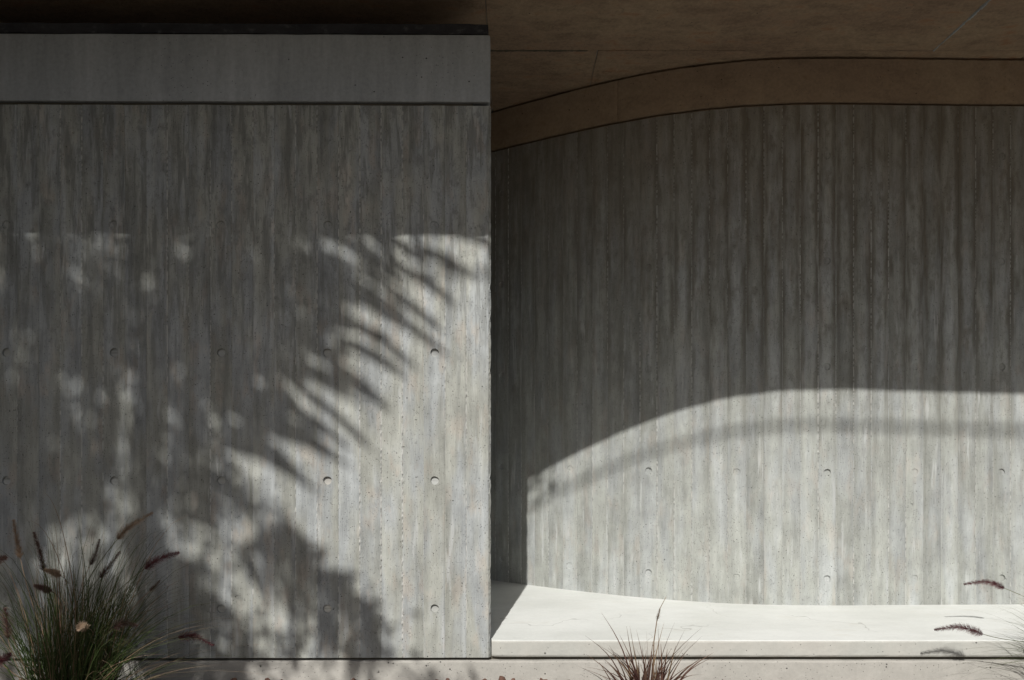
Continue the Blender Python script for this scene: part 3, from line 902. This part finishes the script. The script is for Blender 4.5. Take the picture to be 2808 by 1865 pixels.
palm = thing('palm_tree', 'feather palm whose fronds throw streaked shadows on the straight wall', 'palm')
rg = random.Random(12)
crown = S(330, 1230, 6.5)
palm.location = (crown.x - 0.15, crown.y - 0.2, 0)
PB = palm.location.copy()
g = Geo()
g.tube([Vector((0.02 * i, 0.03 * math.sin(i), crown.z * i / 14)) if i < 14 else crown - PB for i in range(15)], 0.16, 0.11, rg, 14)
g.build('trunk', M_BARK, palm)
def frond(ctrl, seed, n=26, ll=(150, 250), ang=(24, 44), w=0.036, both=True, start=0.22):
    """ctrl: shadow positions (dx, dy, L) of the midrib"""
    rg = random.Random(seed)
    pts = []
    m = len(ctrl)
    for i in range(17):
        t = i / 16 * (m - 1); k = min(int(t), m - 2); f = t - k
        c = [Vector(ctrl[min(max(k + d, 0), m - 1)]) for d in (-1, 0, 1, 2)]
        pts.append(0.5 * ((2 * c[1]) + (c[2] - c[0]) * f + (2 * c[0] - 5 * c[1] + 4 * c[2] - c[3]) * f * f + (-c[0] + 3 * c[1] - 3 * c[2] + c[3]) * f ** 3))
    g = Geo()
    W = [S(*p) - PB for p in pts]
    g.tube(W, 0.011, 0.004, rg, 5)
    for q in range(n):
        t = start + (1 - start) * q / (n - 1)
        x = t * 16; i = min(int(x), 15)
        p = pts[i].lerp(pts[i + 1], x - i)
        d = pts[i + 1] - pts[i]; h = math.atan2(d.y, d.x)
        for sgn in ((1, -1) if both else (1,)):
            a = h + sgn * math.radians(rg.uniform(*ang))
            l = rg.uniform(*ll) * (0.55 + 0.45 * math.sin(math.pi * min(1, 0.25 + t * 0.75)))
            b0 = p + Vector((rg.uniform(-3, 3), rg.uniform(-3, 3), rg.uniform(-.03, .03)))
            mid = b0 + Vector((math.cos(a) * l * .55, math.sin(a) * l * .55 + 4, rg.uniform(-.12, .12)))
            tip = b0 + Vector((math.cos(a) * l, math.sin(a) * l + rg.uniform(8, 32), rg.uniform(-.3, .2)))
            L3 = [S(*b0) - PB, S(*b0.lerp(mid, .5)) - PB, S(*mid) - PB, S(*mid.lerp(tip, .55)) - PB, S(*tip) - PB]
            # leaflet faces the sun more or less
            r = rg.random(); base = len(g.V)
            for k, pt in enumerate(L3):
                tan = (L3[min(k + 1, 4)] - L3[max(k - 1, 0)]).normalized()
                sd = tan.cross(SUN).normalized()
                ww = w * .5 * (0.55, 1.0, 0.95, 0.7, 0.06)[k] * rg.uniform(.85, 1.1)
                g.V += [pt - sd * ww, pt + SUN * ww * .25, pt + sd * ww]; g.U += [(r, k / 4)] * 3
            for k in range(4):
                a_ = base + k * 3
                g.F += [(a_, a_ + 1, a_ + 4, a_ + 3), (a_ + 1, a_ + 2, a_ + 5, a_ + 4)]
    g.build('frond', M_LEAF, palm)
C0 = (330, 1230, 6.5)
R1 = dict(n=17, ll=(200, 285), ang=(60, 86), w=0.044, start=0.30)
R2 = dict(n=26, ll=(150, 230), ang=(45, 70), w=0.027, start=0.25)
FR = [([C0, (520, 880, 6.25), (740, 560, 5.75), (990, 300, 5.38)], R1), ([C0, (500, 840, 6.25), (640, 520, 5.88), (860, 330, 5.62)], R1),
      ([C0, (560, 990, 5.88), (810, 720, 5.38), (1100, 430, 5.00)], R1), ([C0, (540, 940, 6.00), (740, 640, 5.62), (960, 330, 5.38)], R1),
      ([C0, (470, 880, 6.12), (590, 580, 5.88), (720, 320, 5.62)], R2), ([C0, (390, 860, 6.25), (430, 560, 6.12), (450, 330, 6.00)], R2),
      ([C0, (270, 860, 6.50), (240, 580, 6.50), (190, 340, 6.50)], R2), ([C0, (180, 920, 6.62), (70, 680, 6.75), (-20, 480, 6.88)], R2),
      ([C0, (330, 800, 6.88), (330, 500, 7.12), (300, 200, 7.25)], R2),
      ([C0, (100, 1050, 6.75), (-80, 900, 7.00), (-300, 830, 7.25)], R2), ([C0, (420, 1090, 6.25), (530, 960, 6.00), (650, 800, 5.75)], dict(n=15, ll=(120, 190), ang=(60, 85), w=0.042, start=0.25)),
      ([C0, (490, 1250, 6.12), (640, 1300, 5.88), (750, 1390, 5.75), (850, 1510, 5.75)], dict(n=17, ll=(110, 170), ang=(35, 60), w=0.042, start=0.35)),
      ([C0, (400, 1330, 6.25), (460, 1450, 6.12), (520, 1620, 6.00)], dict(n=15, ll=(120, 180), ang=(30, 55), w=0.04)),
      ([C0, (430, 1180, 7.00), (560, 1140, 7.50), (700, 1290, 7.88)], dict(n=20, ll=(70, 120), ang=(35, 60), w=0.026)),
      ([C0, (200, 1150, 7.50), (60, 1080, 8.00), (-60, 1180, 8.38)], R2)]
for q, (c, kw) in enumerate(FR): frond(c, 300 + q, **kw)

tree = thing('leafy_tree', 'small leafy tree whose branches dapple the lower part of the straight wall', 'tree')
rg = random.Random(99)
tb = S(-300, 1200, 7.2)
tree.location = (tb.x, tb.y, 0); TB = tree.location.copy()
tk = Geo()
fork = Vector((0.05, 0, tb.z))
tk.tube([fork * (i / 8) + Vector((0.04 * math.sin(i), 0.03 * math.cos(i), 0)) * (i % 8 != 0) for i in range(9)], 0.09, 0.06, rg, 10)
tk.build('trunk', M_BARK, tree)
lf = Geo()
def leaf(g, p, size, rg):
    d = Vector((rg.gauss(0, 1), rg.gauss(0, 1), rg.gauss(-.4, 1))).normalized()
    sd = d.cross(Vector((rg.gauss(0, 1), rg.gauss(0, 1), rg.gauss(0, 1)))).normalized()
    a = len(g.V); r = rg.random()
    g.V += [p, p + d * size * .4 + sd * size * .2, p + d * size, p + d * size * .4 - sd * size * .2]
    g.U += [(r, .2), (r, .5), (r, .8), (r, .5)]
    g.F.append((a, a + 1, a + 2, a + 3))
BR = [[(60, 1350, 5.6), (350, 1440, 5.4), (600, 1470, 5.2), (800, 1450, 5.1)], [(60, 1400, 5.8), (350, 1540, 5.5), (650, 1600, 5.4), (980, 1590, 5.2)],
      [(-100, 1100, 5.9), (20, 980, 5.8), (100, 900, 5.7)], [(-150, 1150, 6.1), (-300, 900, 6.2), (-350, 650, 6.4)], [(-150, 1250, 6.4), (-420, 1150, 6.9), (-600, 1050, 7.2)]]
bmh = Geo()
for br in BR:
    pts = [fork * 0.96 if False else fork] + [S(*c) - TB for c in br]
    bmh.tube(pts, 0.022, 0.006, rg, 6)
    for q in range(150):
        t = rg.uniform(1.0, len(pts) - 1.001); i = int(t); p = pts[i].lerp(pts[i + 1], t - i)
        leaf(lf, p + Vector((rg.gauss(0, .07), rg.gauss(0, .07), rg.gauss(0, .07))), rg.uniform(.05, .10), rg)
bmh.build('limbs', M_BARK, tree)
# denser sprays
for cx, cy, L, rx, ry, n in [(850, 1460, 3.5, 40, 60, 80), (720, 1330, 3.5, 45, 30, 30), (655, 1270, 3.6, 18, 40, 30), (60, 1250, 4.0, 90, 160, 120), (40, 980, 4.1, 70, 120, 70),
                             (250, 1450, 3.8, 160, 100, 160), (500, 1270, 4.6, 110, 90, 80), (430, 1400, 4.6, 120, 90, 70), (250, 1200, 4.6, 150, 110, 150), (560, 1520, 3.6, 160, 35, 130), (1000, 1590, 3.5, 100, 30, 90), (200, 1590, 3.9, 200, 40, 90)]:
    for q in range(n):
        p = S(cx + rg.gauss(0, rx * .6), cy + rg.gauss(0, ry * .6), L * 1.45 + rg.gauss(0, .15)) - TB
        leaf(lf, p, rg.uniform(.05, .095), rg)
# the thick hanging part of the crown, long narrow leaves
LIM = [(520, 720), (650, 690), (780, 650), (914, 540), (1070, 440), (1160, 370), (1300, 470), (1400, 420), (1540, 330)]
n_put = 0
while n_put < 2750:
    y = rg.uniform(505, 1540); x = rg.uniform(-120, 740)
    lim = np.interp(y, [a for a, b in LIM], [b for a, b in LIM])
    if x > lim - abs(rg.gauss(0, 60)): continue
    if y > 1120 and rg.random() < (.05 if x < 240 and y < 1420 else .45): continue
    if ((x - 225) / 105) ** 2 + ((y - 580) / 45) ** 2 < 1 and rg.random() < .85: continue
    # leaf-free slots that let light through in upright flecks
    if mnoise.noise(Vector((x * 0.020, y * 0.0028, 2.0))) > 0.20 and rg.random() < .8: continue
    if 190 < x < 320 and rg.random() < .4: continue
    p = S(x, y, 7.6 + rg.gauss(0, .4)) - TB
    d = Vector((rg.gauss(0, .2), rg.gauss(0, .25), -1)).normalized(); sz = rg.uniform(.09, .17)
    sd = d.cross(Vector((rg.gauss(0, .5), -1, rg.gauss(.4, .5)))).normalized()
    a = len(lf.V); r = rg.random()
    lf.V += [p, p + d * sz * .4 + sd * sz * .15, p + d * sz, p + d * sz * .4 - sd * sz * .15]
    lf.U += [(r, .2), (r, .5), (r, .8), (r, .5)]; lf.F.append((a, a + 1, a + 2, a + 3))
    n_put += 1
# sprig that touches the curved wall
for q in range(26):
    base_p = Vector(((1500 - CX) * 1.35 / SCALE, .35 * DW, EYE + (HY - 1320) * 1.35 / SCALE)) + SUN * 5.5
    leaf(lf, base_p + Vector((rg.gauss(0, .06), rg.gauss(0, .05), rg.gauss(0, .05))) - TB, rg.uniform(.05, .09), rg)
lf.build('crown', M_LEAF, tree)

# ------------------------------------------------------------------ overhead cable between two poles behind the viewpoint
cab = thing('overhead_cable', 'black cable strung between wooden poles, its soft shadow crossing the curved wall', 'cable', (0, 0, 0))
L = 8.5
y0, z0 = 0.2 * DW, EYE + 0.065
c = Vector((0, y0, z0)) + SUN * L
g = Geo(); rg = random.Random(2)
g.tube([Vector((x, c.y, c.z + 0.0 + 0.0012 * x * x - 0.012 * x)) for x in np.linspace(-7, 7, 40)], 0.0135, 0.0135, rg, 8)
g.build('wire', M_CABLE, cab)
for x in (-7, 7):
    g = Geo(); zt = c.z + 0.0012 * 49 - 0.012 * x
    g.tube([Vector((x, c.y, z)) for z in np.linspace(-0.3, zt + .25, 8)], 0.1, 0.08, rg, 12); g.build('pole', M_BARK, cab)
